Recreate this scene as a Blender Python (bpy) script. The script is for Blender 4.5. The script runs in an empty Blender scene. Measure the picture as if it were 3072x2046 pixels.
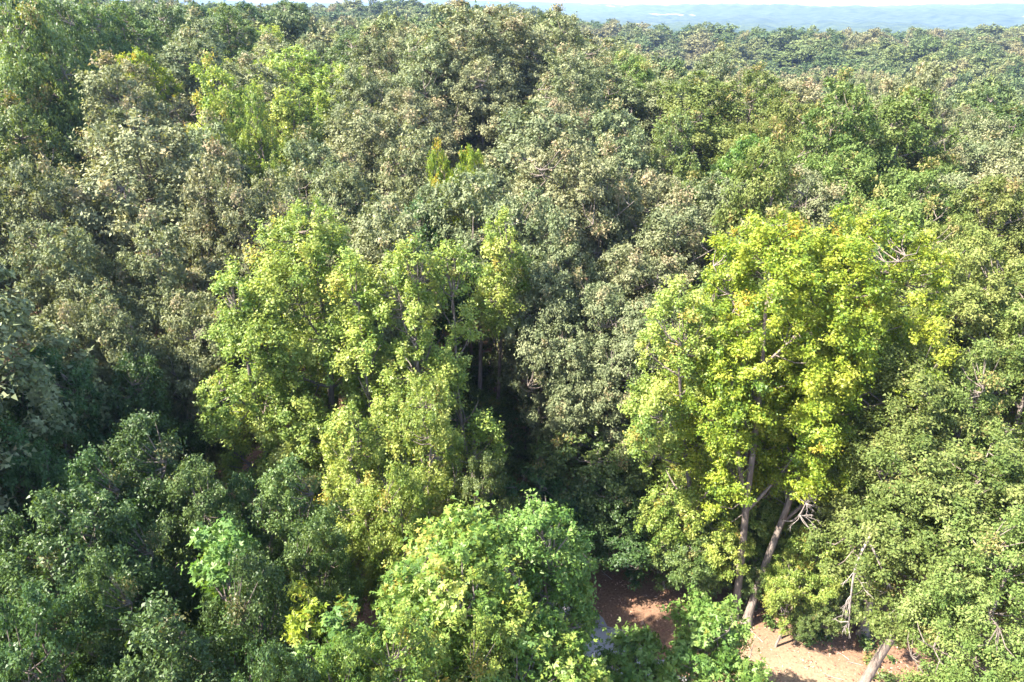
import bpy, math, random
import numpy as np
from mathutils import Vector, Matrix

# ------------------------------------------------------------------ camera, sky, sun, exposure
SC = bpy.context.scene
COL = SC.collection
R = math.radians
W, H, FPX = 1024, 682, 690.0
CAM_Z, PITCH, ROLL = 33.0, 25.9, 0.42
cd = bpy.data.cameras.new('camera')
cd.sensor_width = 36.0
cd.lens = 36.0 * FPX / W
cd.clip_start, cd.clip_end = 0.5, 30000
cam = bpy.data.objects.new('camera', cd)
COL.objects.link(cam)
CM = (Matrix.Translation((0, 0, CAM_Z)) @ Matrix.Rotation(R(90 - PITCH), 4, 'X') @ Matrix.Rotation(R(ROLL), 4, 'Z'))
cam.matrix_world = CM
SC.camera = cam

SUN_EL, SUN_AZ = 49.0, -105.0         # azimuth from +Y (view direction), clockwise: the sun stands to the left
world = bpy.data.worlds.new('World')
SC.world = world
world.use_nodes = True
wn, wl = world.node_tree.nodes, world.node_tree.links
sky = wn.new('ShaderNodeTexSky')
sky.sky_type = 'NISHITA'
sky.sun_disc = False
sky.sun_elevation = R(SUN_EL)
sky.sun_rotation = R(SUN_AZ)
sky.altitude = 150
sky.air_density = 1.0
sky.dust_density = 1.6
sky.ozone_density = 1.0
wn['Background'].inputs['Strength'].default_value = 0.12
wl.new(sky.outputs[0], wn['Background'].inputs['Color'])

sd = bpy.data.lights.new('sun', 'SUN')
sd.energy = 5.0
sd.angle = R(0.53)
sd.color = (1.0, 0.93, 0.80)
sun = bpy.data.objects.new('sun', sd)
COL.objects.link(sun)
sdir = Vector((math.sin(R(SUN_AZ)) * math.cos(R(SUN_EL)), math.cos(R(SUN_AZ)) * math.cos(R(SUN_EL)), math.sin(R(SUN_EL))))
sun.rotation_euler = sdir.to_track_quat('Z', 'Y').to_euler()
sun.location = sdir * 200

SC.view_settings.view_transform = 'Standard'
SC.view_settings.look = 'None'
SC.view_settings.gamma = 1.0
SC.view_settings.use_curve_mapping = False
SC.view_settings.exposure = 2.62
cy = SC.cycles
cy.max_bounces = 6
cy.diffuse_bounces = 3
cy.glossy_bounces = 2
cy.transmission_bounces = 3
cy.transparent_max_bounces = 4
cy.volume_bounces = 0
cy.sample_clamp_indirect = 4.0
cy.use_denoising = True
cy.denoiser = 'OPENIMAGEDENOISE'
cy.denoising_input_passes = 'RGB_ALBEDO_NORMAL'
cy.denoising_prefilter = 'ACCURATE'

# ------------------------------------------------------------------ helpers
RNG = np.random.default_rng(7)


def link(o, parent=None):
    COL.objects.link(o)
    if parent is not None:
        o.parent = parent
    return o


def tag(o, label=None, cat=None, group=None, kind=None):
    if label: o['label'] = label
    if cat: o['category'] = cat
    if group: o['group'] = group
    if kind: o['kind'] = kind
    return o


def ray(u, v):
    """direction of photo pixel (1024x682) in the world, forward component 1"""
    d = CM.to_3x3() @ Vector(((u - W / 2) / FPX, -(v - H / 2) / FPX, -1.0))
    return d


def at_y(u, v, Y):
    d = ray(u, v)
    t = Y / d.y
    return Vector((d.x * t, Y, CAM_Z + d.z * t)), t


def at_z(u, v, z=0.0):
    d = ray(u, v)
    t = (z - CAM_Z) / d.z
    return Vector((d.x * t, d.y * t, z))


def sstep(a, b, x):
    t = np.clip((np.asarray(x, float) - a) / (b - a), 0, 1)
    return t * t * (3 - 2 * t)


def terr(x, y):
    """height of the ground: flat round the clearing, a rise behind on the left, a valley on the right"""
    x = np.asarray(x, float); y = np.asarray(y, float)
    rise = 8.2 * sstep(46, 86, y) * sstep(52, -6, x) * (1 - sstep(170, 430, y))
    drop = -12.5 * sstep(80, 180, y) * sstep(-15, 60, x) + 9.5 * sstep(230, 450, y)
    far = -22 * sstep(480, 900, y)
    und = (4.0 * np.sin(x * 0.017 + 1.1) * np.sin(y * 0.014) + 2.4 * np.sin(x * 0.033 + y * 0.023)) * sstep(170, 300, y)
    return rise + drop + far + und


def mesh_np(name, V, F, mat=None, attrs=None, smooth=False):
    """V (n,3), F (m,k) with k fixed -> mesh"""
    me = bpy.data.meshes.new(name)
    V = np.ascontiguousarray(V, dtype=np.float32)
    F = np.ascontiguousarray(F, dtype=np.int32)
    m, k = F.shape
    me.vertices.add(len(V)); me.vertices.foreach_set('co', V.ravel())
    me.loops.add(m * k); me.loops.foreach_set('vertex_index', F.ravel())
    me.polygons.add(m)
    me.polygons.foreach_set('loop_start', np.arange(0, m * k, k, dtype=np.int32))
    if smooth:
        me.polygons.foreach_set('use_smooth', np.ones(m, dtype=bool))
    for an, av in (attrs or {}).items():
        a = me.attributes.new(an, 'FLOAT', 'FACE')
        a.data.foreach_set('value', np.ascontiguousarray(av, dtype=np.float32))
    me.update(calc_edges=True)
    if mat is not None:
        me.materials.append(mat)
    return me


def obj(name, me, parent=None):
    return link(bpy.data.objects.new(name, me), parent)


def tube(P, rad, sides=6):
    """tapered tube along the points P -> V, Q"""
    P = np.asarray(P, float); rad = np.asarray(rad, float)
    n = len(P)
    T = np.gradient(P, axis=0)
    T /= np.linalg.norm(T, axis=1, keepdims=True) + 1e-9
    ref = np.where(np.abs(T[:, 2:3]) > 0.9, np.array([[1.0, 0, 0]]), np.array([[0, 0, 1.0]]))
    A = np.cross(T, ref); A /= np.linalg.norm(A, axis=1, keepdims=True) + 1e-9
    # keep the frame from flipping
    for i in range(1, n):
        a = A[i - 1] - T[i] * np.dot(A[i - 1], T[i])
        l = np.linalg.norm(a)
        if l > 1e-6: A[i] = a / l
    B = np.cross(T, A)
    ang = np.arange(sides) * 2 * math.pi / sides
    V = (P[:, None, :] + rad[:, None, None] * (np.cos(ang)[None, :, None] * A[:, None, :] + np.sin(ang)[None, :, None] * B[:, None, :])).reshape(-1, 3)
    i = np.arange(n - 1)[:, None] * sides; j = np.arange(sides)[None, :]; j2 = (j + 1) % sides
    Q = np.stack([i + j, i + j2, i + sides + j2, i + sides + j], -1).reshape(-1, 4)
    return V, Q


def join(parts):
    Vs, Qs, o = [], [], 0
    for V, Q in parts:
        Vs.append(V); Qs.append(Q + o); o += len(V)
    return np.concatenate(Vs), np.concatenate(Qs)


# ------------------------------------------------------------------ materials
def new_mat(name):
    m = bpy.data.materials.new(name)
    m.use_nodes = True
    nt = m.node_tree
    for n in list(nt.nodes): nt.nodes.remove(n)
    out = nt.nodes.new('ShaderNodeOutputMaterial')
    return m, nt.nodes, nt.links, out


def leaf_mat(name, stops, accent, trans=0.32, rough=0.5, spec=0.35, val=0.22, tcol=(1.25, 1.2, 0.5), hue=0.02):
    """stops: leaf colours from one to the other end of the tree's own variation; accent: turned leaves"""
    m, n, l, out = new_mat(name)
    at = n.new('ShaderNodeAttribute'); at.attribute_name = 'tint'
    ac = n.new('ShaderNodeAttribute'); ac.attribute_name = 'turned'
    rp = n.new('ShaderNodeValToRGB')
    e = rp.color_ramp.elements
    while len(e) < len(stops): e.new(0.5)
    for k, c in enumerate(stops):
        e[k].position = k / (len(stops) - 1); e[k].color = (*c, 1)
    l.new(at.outputs['Fac'], rp.inputs[0])
    mx = n.new('ShaderNodeMix'); mx.data_type = 'RGBA'
    l.new(ac.outputs['Fac'], mx.inputs[0]); l.new(rp.outputs[0], mx.inputs[6]); mx.inputs[7].default_value = (*accent, 1)
    oi = n.new('ShaderNodeObjectInfo')
    hv = n.new('ShaderNodeHueSaturation')
    mr = n.new('ShaderNodeMapRange'); mr.inputs[3].default_value = 1 - val; mr.inputs[4].default_value = 1 + val
    l.new(oi.outputs['Random'], mr.inputs[0]); l.new(mr.outputs[0], hv.inputs['Value'])
    m2 = n.new('ShaderNodeMath'); m2.operation = 'MULTIPLY'; m2.inputs[1].default_value = 7.31
    m3 = n.new('ShaderNodeMath'); m3.operation = 'FRACT'
    mh = n.new('ShaderNodeMapRange'); mh.inputs[3].default_value = 0.5 - hue; mh.inputs[4].default_value = 0.5 + hue
    l.new(oi.outputs['Random'], m2.inputs[0]); l.new(m2.outputs[0], m3.inputs[0]); l.new(m3.outputs[0], mh.inputs[0]); l.new(mh.outputs[0], hv.inputs['Hue'])
    l.new(mx.outputs[2], hv.inputs['Color'])
    pb = n.new('ShaderNodeBsdfPrincipled')
    pb.inputs['Roughness'].default_value = rough
    pb.inputs['Specular IOR Level'].default_value = spec
    l.new(hv.outputs[0], pb.inputs['Base Color'])
    tm = n.new('ShaderNodeMix'); tm.data_type = 'RGBA'; tm.blend_type = 'MULTIPLY'; tm.inputs[0].default_value = 1
    l.new(hv.outputs[0], tm.inputs[6]); tm.inputs[7].default_value = (*tcol, 1)
    tr = n.new('ShaderNodeBsdfTranslucent'); l.new(tm.outputs[2], tr.inputs[0])
    ms = n.new('ShaderNodeMixShader'); ms.inputs[0].default_value = trans
    l.new(pb.outputs[0], ms.inputs[1]); l.new(tr.outputs[0], ms.inputs[2]); l.new(ms.outputs[0], out.inputs[0])
    return m


def bark_mat(name, c1, c2, scale=6.0):
    m, n, l, out = new_mat(name)
    tc = n.new('ShaderNodeTexCoord')
    mp = n.new('ShaderNodeMapping'); mp.inputs['Scale'].default_value = (1, 1, 0.25)
    nz = n.new('ShaderNodeTexNoise'); nz.inputs['Scale'].default_value = scale; nz.inputs['Detail'].default_value = 6; nz.inputs['Roughness'].default_value = 0.7
    l.new(tc.outputs['Object'], mp.inputs[0]); l.new(mp.outputs[0], nz.inputs['Vector'])
    rp = n.new('ShaderNodeValToRGB'); rp.color_ramp.elements[0].position = 0.34; rp.color_ramp.elements[1].position = 0.66
    rp.color_ramp.elements[0].color = (*c1, 1); rp.color_ramp.elements[1].color = (*c2, 1)
    l.new(nz.outputs[0], rp.inputs[0])
    bp = n.new('ShaderNodeBump'); bp.inputs['Strength'].default_value = 1.0; bp.inputs['Distance'].default_value = 0.09
    l.new(nz.outputs[0], bp.inputs['Height'])
    pb = n.new('ShaderNodeBsdfPrincipled'); pb.inputs['Roughness'].default_value = 0.9; pb.inputs['Specular IOR Level'].default_value = 0.15
    l.new(rp.outputs[0], pb.inputs['Base Color']); l.new(bp.outputs[0], pb.inputs['Normal']); l.new(pb.outputs[0], out.inputs[0])
    return m


def plain_mat(name, col, rough=0.5, metal=0.0, spec=0.5, var=0.1, scale=8):
    m, n, l, out = new_mat(name)
    nz = n.new('ShaderNodeTexNoise'); nz.inputs['Scale'].default_value = scale; nz.inputs['Detail'].default_value = 5
    hv = n.new('ShaderNodeHueSaturation'); hv.inputs['Color'].default_value = (*col, 1)
    mr = n.new('ShaderNodeMapRange'); mr.inputs[3].default_value = 1 - 2 * var; mr.inputs[4].default_value = 1 + 2 * var
    l.new(nz.outputs[0], mr.inputs[0]); l.new(mr.outputs[0], hv.inputs['Value'])
    pb = n.new('ShaderNodeBsdfPrincipled'); pb.inputs['Roughness'].default_value = rough; pb.inputs['Metallic'].default_value = metal
    pb.inputs['Specular IOR Level'].default_value = spec
    l.new(hv.outputs[0], pb.inputs['Base Color']); l.new(pb.outputs[0], out.inputs[0])
    return m


MAT = {}
MAT['lime'] = leaf_mat('leaves_lime_yellow', [(.070, .130, .018), (.146, .213, .020), (.226, .273, .026), (.332, .346, .052)], (.45, .30, .05), trans=.44, val=.04, hue=.004)
MAT['gum'] = leaf_mat('leaves_gum_green', [(.052, .108, .018), (.105, .175, .030), (.190, .250, .048), (.270, .290, .060)], (.32, .25, .06), trans=.42, val=.05, hue=.006)
MAT['maple'] = leaf_mat('leaves_bright_green', [(.085, .148, .026), (.160, .228, .042), (.250, .305, .066), (.350, .375, .095)], (.32, .25, .06), trans=.42, val=.10, hue=.008)
MAT['fresh'] = leaf_mat('leaves_fresh_green', [(.048, .110, .020), (.095, .175, .034), (.170, .245, .060)], (.22, .21, .04), trans=.40, val=.08, hue=.008)
MAT['green'] = leaf_mat('leaves_mid_green', [(.046, .082, .020), (.090, .132, .034), (.155, .195, .056)], (.18, .14, .05), trans=.34, val=.2)
MAT['dark'] = leaf_mat('leaves_green_shade_darkened', [(.028, .058, .016), (.050, .092, .024), (.085, .134, .038)], (.14, .13, .05), trans=.30, rough=.5, spec=.34, val=.15)  # dark green leaves, darkened further to put the thicket's shade into their colour
MAT['oak'] = leaf_mat('leaves_grey_olive', [(.078, .102, .044), (.142, .163, .080), (.230, .242, .132)], (.25, .205, .115), trans=.30, rough=.6, spec=.2, val=.14, tcol=(1.15, 1.15, .55))
MAT['russet'] = leaf_mat('leaves_browned_oak', [(.084, .098, .044), (.154, .160, .080), (.245, .234, .130)], (.29, .215, .130), trans=.28, rough=.6, spec=.2, val=.12, tcol=(1.15, 1.1, .58))
MAT['olive'] = leaf_mat('leaves_yellow_olive', [(.060, .096, .020), (.116, .156, .038), (.205, .232, .074)], (.25, .20, .08), trans=.34, rough=.6, spec=.2, val=.15)
MAT['bark_grey'] = bark_mat('bark_grey_brown', (.075, .060, .050), (.230, .190, .165))
MAT['bark_pale'] = bark_mat('bark_pale', (.085, .068, .058), (.25, .205, .175))
MAT['bark_dark'] = bark_mat('bark_dark', (.035, .030, .028), (.12, .10, .09))
MAT['dead'] = bark_mat('dead_wood', (.17, .145, .13), (.38, .33, .30), 10)


def far_mat():
    """far canopy: every tree of the wood takes its own colour from its own random number"""
    m, n, l, out = new_mat('leaves_far_mixed')
    oi = n.new('ShaderNodeObjectInfo')
    rp = n.new('ShaderNodeValToRGB'); rp.color_ramp.interpolation = 'LINEAR'
    cs = [(.048, .080, .024), (.070, .102, .032), (.105, .122, .044), (.078, .112, .030), (.135, .142, .052), (.150, .132, .062), (.060, .095, .028), (.155, .168, .044)]
    e = rp.color_ramp.elements
    while len(e) < len(cs): e.new(0.5)
    for k, c in enumerate(cs): e[k].position = k / (len(cs) - 1); e[k].color = (*c, 1)
    l.new(oi.outputs['Random'], rp.inputs[0])
    at = n.new('ShaderNodeAttribute'); at.attribute_name = 'tint'
    mr = n.new('ShaderNodeMapRange'); mr.inputs[3].default_value = .7; mr.inputs[4].default_value = 1.35
    l.new(at.outputs['Fac'], mr.inputs[0])
    hv = n.new('ShaderNodeHueSaturation'); l.new(rp.outputs[0], hv.inputs['Color']); l.new(mr.outputs[0], hv.inputs['Value'])
    pb = n.new('ShaderNodeBsdfPrincipled'); pb.inputs['Roughness'].default_value = .6; pb.inputs['Specular IOR Level'].default_value = .3
    l.new(hv.outputs[0], pb.inputs['Base Color'])
    tr = n.new('ShaderNodeBsdfTranslucent'); l.new(hv.outputs[0], tr.inputs[0])
    ms = n.new('ShaderNodeMixShader'); ms.inputs[0].default_value = .22
    l.new(pb.outputs[0], ms.inputs[1]); l.new(tr.outputs[0], ms.inputs[2]); l.new(ms.outputs[0], out.inputs[0])
    return m


MAT['far'] = far_mat()


def ground_mat():
    m, n, l, out = new_mat('leaf_litter_and_soil')
    tc = n.new('ShaderNodeTexCoord')
    big = n.new('ShaderNodeTexNoise'); big.inputs['Scale'].default_value = .35; big.inputs['Detail'].default_value = 6; big.inputs['Roughness'].default_value = .65
    fine = n.new('ShaderNodeTexNoise'); fine.inputs['Scale'].default_value = 7; fine.inputs['Detail'].default_value = 7; fine.inputs['Roughness'].default_value = .75
    for q in (big, fine): l.new(tc.outputs['Object'], q.inputs['Vector'])
    r1 = n.new('ShaderNodeValToRGB'); e = r1.color_ramp.elements
    e[0].position = .3; e[0].color = (.080, .044, .028, 1); e[1].position = .72; e[1].color = (.24, .145, .095, 1)
    l.new(fine.outputs[0], r1.inputs[0])
    r2 = n.new('ShaderNodeValToRGB'); e = r2.color_ramp.elements
    e[0].position = .25; e[0].color = (.110, .072, .044, 1); e[1].position = .75; e[1].color = (.265, .195, .130, 1)
    l.new(fine.outputs[0], r2.inputs[0])
    # bare sandy ground of the clearing, an uneven patch round a point
    dist = n.new('ShaderNodeVectorMath'); dist.operation = 'DISTANCE'; dist.inputs[1].default_value = (15.6, 23.2, 0)
    l.new(tc.outputs['Object'], dist.inputs[0])
    ad = n.new('ShaderNodeMath'); ad.operation = 'MULTIPLY_ADD'; ad.inputs[1].default_value = 7.0
    l.new(big.outputs[0], ad.inputs[0]); l.new(dist.outputs['Value'], ad.inputs[2])
    mr = n.new('ShaderNodeMapRange'); mr.inputs[1].default_value = 10.2; mr.inputs[2].default_value = 7.4
    l.new(ad.outputs[0], mr.inputs[0])
    mx = n.new('ShaderNodeMix'); mx.data_type = 'RGBA'
    l.new(mr.outputs[0], mx.inputs[0]); l.new(r1.outputs[0], mx.inputs[6]); l.new(r2.outputs[0], mx.inputs[7])
    bp = n.new('ShaderNodeBump'); bp.inputs['Strength'].default_value = .7; bp.inputs['Distance'].default_value = .06
    l.new(fine.outputs[0], bp.inputs['Height'])
    pb = n.new('ShaderNodeBsdfPrincipled'); pb.inputs['Roughness'].default_value = .95; pb.inputs['Specular IOR Level'].default_value = .1
    l.new(mx.outputs[2], pb.inputs['Base Color']); l.new(bp.outputs[0], pb.inputs['Normal']); l.new(pb.outputs[0], out.inputs[0])
    return m


MAT['ground'] = ground_mat()
MAT['gravel'] = plain_mat('gravel_drive', (.24, .235, .25), .9, 0, .2, .22, 14)
MAT['litter'] = leaf_mat('fallen_leaves', [(.15, .075, .045), (.30, .18, .11), (.46, .33, .22)], (.10, .05, .03), trans=.05, rough=.7, spec=.2, val=0)


def hill_mat():
    m, n, l, out = new_mat('far_wooded_hills')
    tc = n.new('ShaderNodeTexCoord')
    nz = n.new('ShaderNodeTexNoise'); nz.inputs['Scale'].default_value = .02; nz.inputs['Detail'].default_value = 8; nz.inputs['Roughness'].default_value = .7
    l.new(tc.outputs['Object'], nz.inputs['Vector'])
    rp = n.new('ShaderNodeValToRGB'); e = rp.color_ramp.elements
    e[0].position = .38; e[0].color = (.012, .026, .012, 1); e[1].position = .66; e[1].color = (.060, .080, .030, 1)
    l.new(nz.outputs[0], rp.inputs[0])
    pb = n.new('ShaderNodeBsdfPrincipled'); pb.inputs['Roughness'].default_value = .9; pb.inputs['Specular IOR Level'].default_value = .1
    l.new(rp.outputs[0], pb.inputs['Base Color']); l.new(pb.outputs[0], out.inputs[0])
    return m


MAT['hills'] = hill_mat()
MAT['field'] = plain_mat('dry_field', (.24, .22, .14), .95, 0, .1, .12, .01)

# ------------------------------------------------------------------ the setting
def spread(lo, hi, n, k):
    t = np.linspace(-1, 1, n)
    s = np.sinh(t * k) / math.sinh(k)
    return np.where(s < 0, -s * lo, s * hi)


def grid_mesh(name, xs, ys, zf, mat, smooth=True):
    X, Y = np.meshgrid(xs, ys)
    Z = zf(X, Y)
    V = np.stack([X, Y, Z], -1).reshape(-1, 3)
    nx, ny = len(xs), len(ys)
    i, j = np.meshgrid(np.arange(ny - 1), np.arange(nx - 1), indexing='ij')
    a = (i * nx + j).ravel()
    F = np.stack([a, a + 1, a + nx + 1, a + nx], -1)
    return mesh_np(name, V, F, mat, smooth=smooth)


GX = spread(-8500, 8500, 161, 6.5)
GY = np.concatenate([np.linspace(-300, 0, 7)[:-1], np.sinh(np.linspace(0, 1, 130) * 6) / math.sinh(6) * 8800])
g = obj('ground', grid_mesh('ground', GX, GY, terr, MAT['ground']))
tag(g, 'reddish leaf litter and pale sandy soil under the trees', kind='structure')


def hillz(X, Y):
    r = np.hypot(X, Y)
    n = (16 * np.sin(X * .0013 + 2.0) * np.sin(Y * .0011 + .4) + 12 * np.sin(X * .0031 + .5 + Y * .0009) * np.sin(Y * .0017 + 1.0) + 7 * np.sin(X * .0067 + Y * .003) + 4 * np.sin(X * .0143 - Y * .006))
    rough = 3.0 * np.sin(X * .031 + Y * .013) * np.sin(Y * .02) + 2.6 * np.sin(X * .057 - Y * .021 + 1.3) + 2.2 * np.sin(X * .091 + Y * .037)
    ramp = sstep(1500, 6200, r)
    return -20 + 58 * ramp + 1.35 * n * (.45 + .55 * ramp) + rough


hx = np.linspace(-8300, 8300, 520)
hy = np.linspace(1000, 8300, 130)
hm = grid_mesh('hills', hx, hy, hillz, MAT['hills'])
hm.materials.append(MAT['field'])
cent = np.zeros(len(hm.polygons) * 3, dtype=np.float32); hm.polygons.foreach_get('center', cent); cent = cent.reshape(-1, 3)
fsel = (np.sin(cent[:, 0] * .0043 + 1.7) * np.sin(cent[:, 1] * .0031 + cent[:, 0] * .0007) > .90) & (np.hypot(cent[:, 0], cent[:, 1]) > 2600)
hm.polygons.foreach_set('material_index', fsel.astype(np.int32))
tag(obj('hills', hm), 'low blue wooded hills with pale fields along the horizon', kind='structure')

# the drive: a strip of grey gravel, mostly hidden under the foliage
dp = [at_z(u, v) for u, v in ((680, 700), (630, 662), (585, 628), (470, 565), (410, 500), (382, 430), (372, 395))]
dp = np.array([[p.x, p.y] for p in dp])
tt = np.linspace(0, len(dp) - 1, 50)
cx = np.interp(tt, range(len(dp)), dp[:, 0]); cyy = np.interp(tt, range(len(dp)), dp[:, 1])
for _ in range(6):
    cx[1:-1] = (cx[:-2] + cx[1:-1] * 2 + cx[2:]) / 4; cyy[1:-1] = (cyy[:-2] + cyy[1:-1] * 2 + cyy[2:]) / 4
tx, ty = np.gradient(cx), np.gradient(cyy); tl = np.hypot(tx, ty); nx_, ny_ = -ty / tl, tx / tl
dv, hw = [], 1.3
for k in range(50):
    for q, s in enumerate((-1, -.5, 0, .5, 1)):
        wq = hw + .25 * math.sin(k * 1.7 + q)
        xx, yy = cx[k] + nx_[k] * s * wq, cyy[k] + ny_[k] * s * wq
        dv.append((xx, yy, float(terr(xx, yy)) + .012 + .03 * (1 - s * s)))
df = [(k * 5 + q, (k + 1) * 5 + q, (k + 1) * 5 + q + 1, k * 5 + q + 1) for k in range(49) for q in range(4)]
tag(obj('gravel_path', mesh_np('gravel_path', np.array(dv), np.array(df), MAT['gravel'], smooth=True)), 'grey gravel drive half hidden under the trees', kind='structure')


# ------------------------------------------------------------------ trees
def leaf_cloud(C, O, rc, L, rng, flat=.75, lai=1.2, star=False, turned_p=.05, upright=0.0, turned_bias=None, tri=False):
    """C clump centres (n,3), O outward directions, rc radii -> leaf quads V, F, tint, turned"""
    per = np.maximum(6, (lai * 2 * math.pi * rc ** 2 / (.375 * L * L)).astype(int))
    idx = np.repeat(np.arange(len(C)), per)
    N = len(idx)
    # every clump is a handful of sprays that reach out unevenly; the leaves sit round the sprays
    ns = 13
    sd_ = rng.normal(size=(len(C), ns, 3)) + .8 * O[:, None, :] + np.array([0, 0, .25 + upright * .8])
    sd_ /= np.linalg.norm(sd_, axis=2, keepdims=True)
    sr_ = rng.uniform(.2, 1.5, (len(C), ns)) * rc[:, None]
    js = rng.integers(0, ns, N)
    d = sd_[idx, js]
    sc = np.array([1, 1, flat + upright])
    along = (.35 + .65 * rng.random(N)) * sr_[idx, js]
    p = C[idx] + d * along[:, None] * sc + rng.normal(size=(N, 3)) * (rc[idx] * .25)[:, None] * np.array([1, 1, .8])
    nrm = .85 * d + np.array([0, 0, .5]) + .6 * rng.normal(size=(N, 3))
    nrm /= np.linalg.norm(nrm, axis=1, keepdims=True)
    t = rng.normal(size=(N, 3)) + .5 * d - np.array([0, 0, .35])
    t -= nrm * np.sum(t * nrm, 1, keepdims=True)
    t /= np.linalg.norm(t, axis=1, keepdims=True) + 1e-9
    b = np.cross(nrm, t)
    l = L * (.55 + .9 * rng.random(N))[:, None]
    ctint = rng.normal(.0, .15, len(C))[idx] + rng.normal(0, .10, (len(C), ns))[idx, js]
    tint = np.clip(.5 + ctint + rng.normal(0, .17, N), 0, 1)
    pt = np.full(len(C), turned_p) if turned_bias is None else turned_bias
    cl_t = (rng.random(len(C)) < pt)[idx]
    turned = np.where(cl_t, (rng.random(N) < .6), rng.random(N) < turned_p * .25) * rng.uniform(.5, 1, N)
    if tri:
        V = np.stack([p - b * l * .38, p + b * l * .38, p + t * l], 1).reshape(-1, 3)
        return V, np.arange(N * 3).reshape(-1, 3), tint, turned
    if not star:
        w = .40
        fold = nrm * l * .09
        V = np.stack([p, p + t * l * .5 + b * l * w + fold, p + t * l, p + t * l * .5 - b * l * w + fold], 1).reshape(-1, 3)
        F = np.arange(N * 4).reshape(-1, 4)
        return V, F, tint, turned
    # three-lobed leaf: three kites from one base
    Vs = []
    for a, ll in ((0, 1.0), (1.0, .82), (-1.0, .82)):
        tq = t * math.cos(a) + b * math.sin(a); bq = b * math.cos(a) - t * math.sin(a)
        Vs.append(np.stack([p, p + tq * l * ll * .55 + bq * l * .2 + nrm * l * .05, p + tq * l * ll, p + tq * l * ll * .55 - bq * l * .2 + nrm * l * .05], 1))
    V = np.stack(Vs, 1).reshape(-1, 3)
    F = np.arange(N * 12).reshape(-1, 4)
    return V, F, np.repeat(tint, 3), np.repeat(turned, 3)


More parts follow.
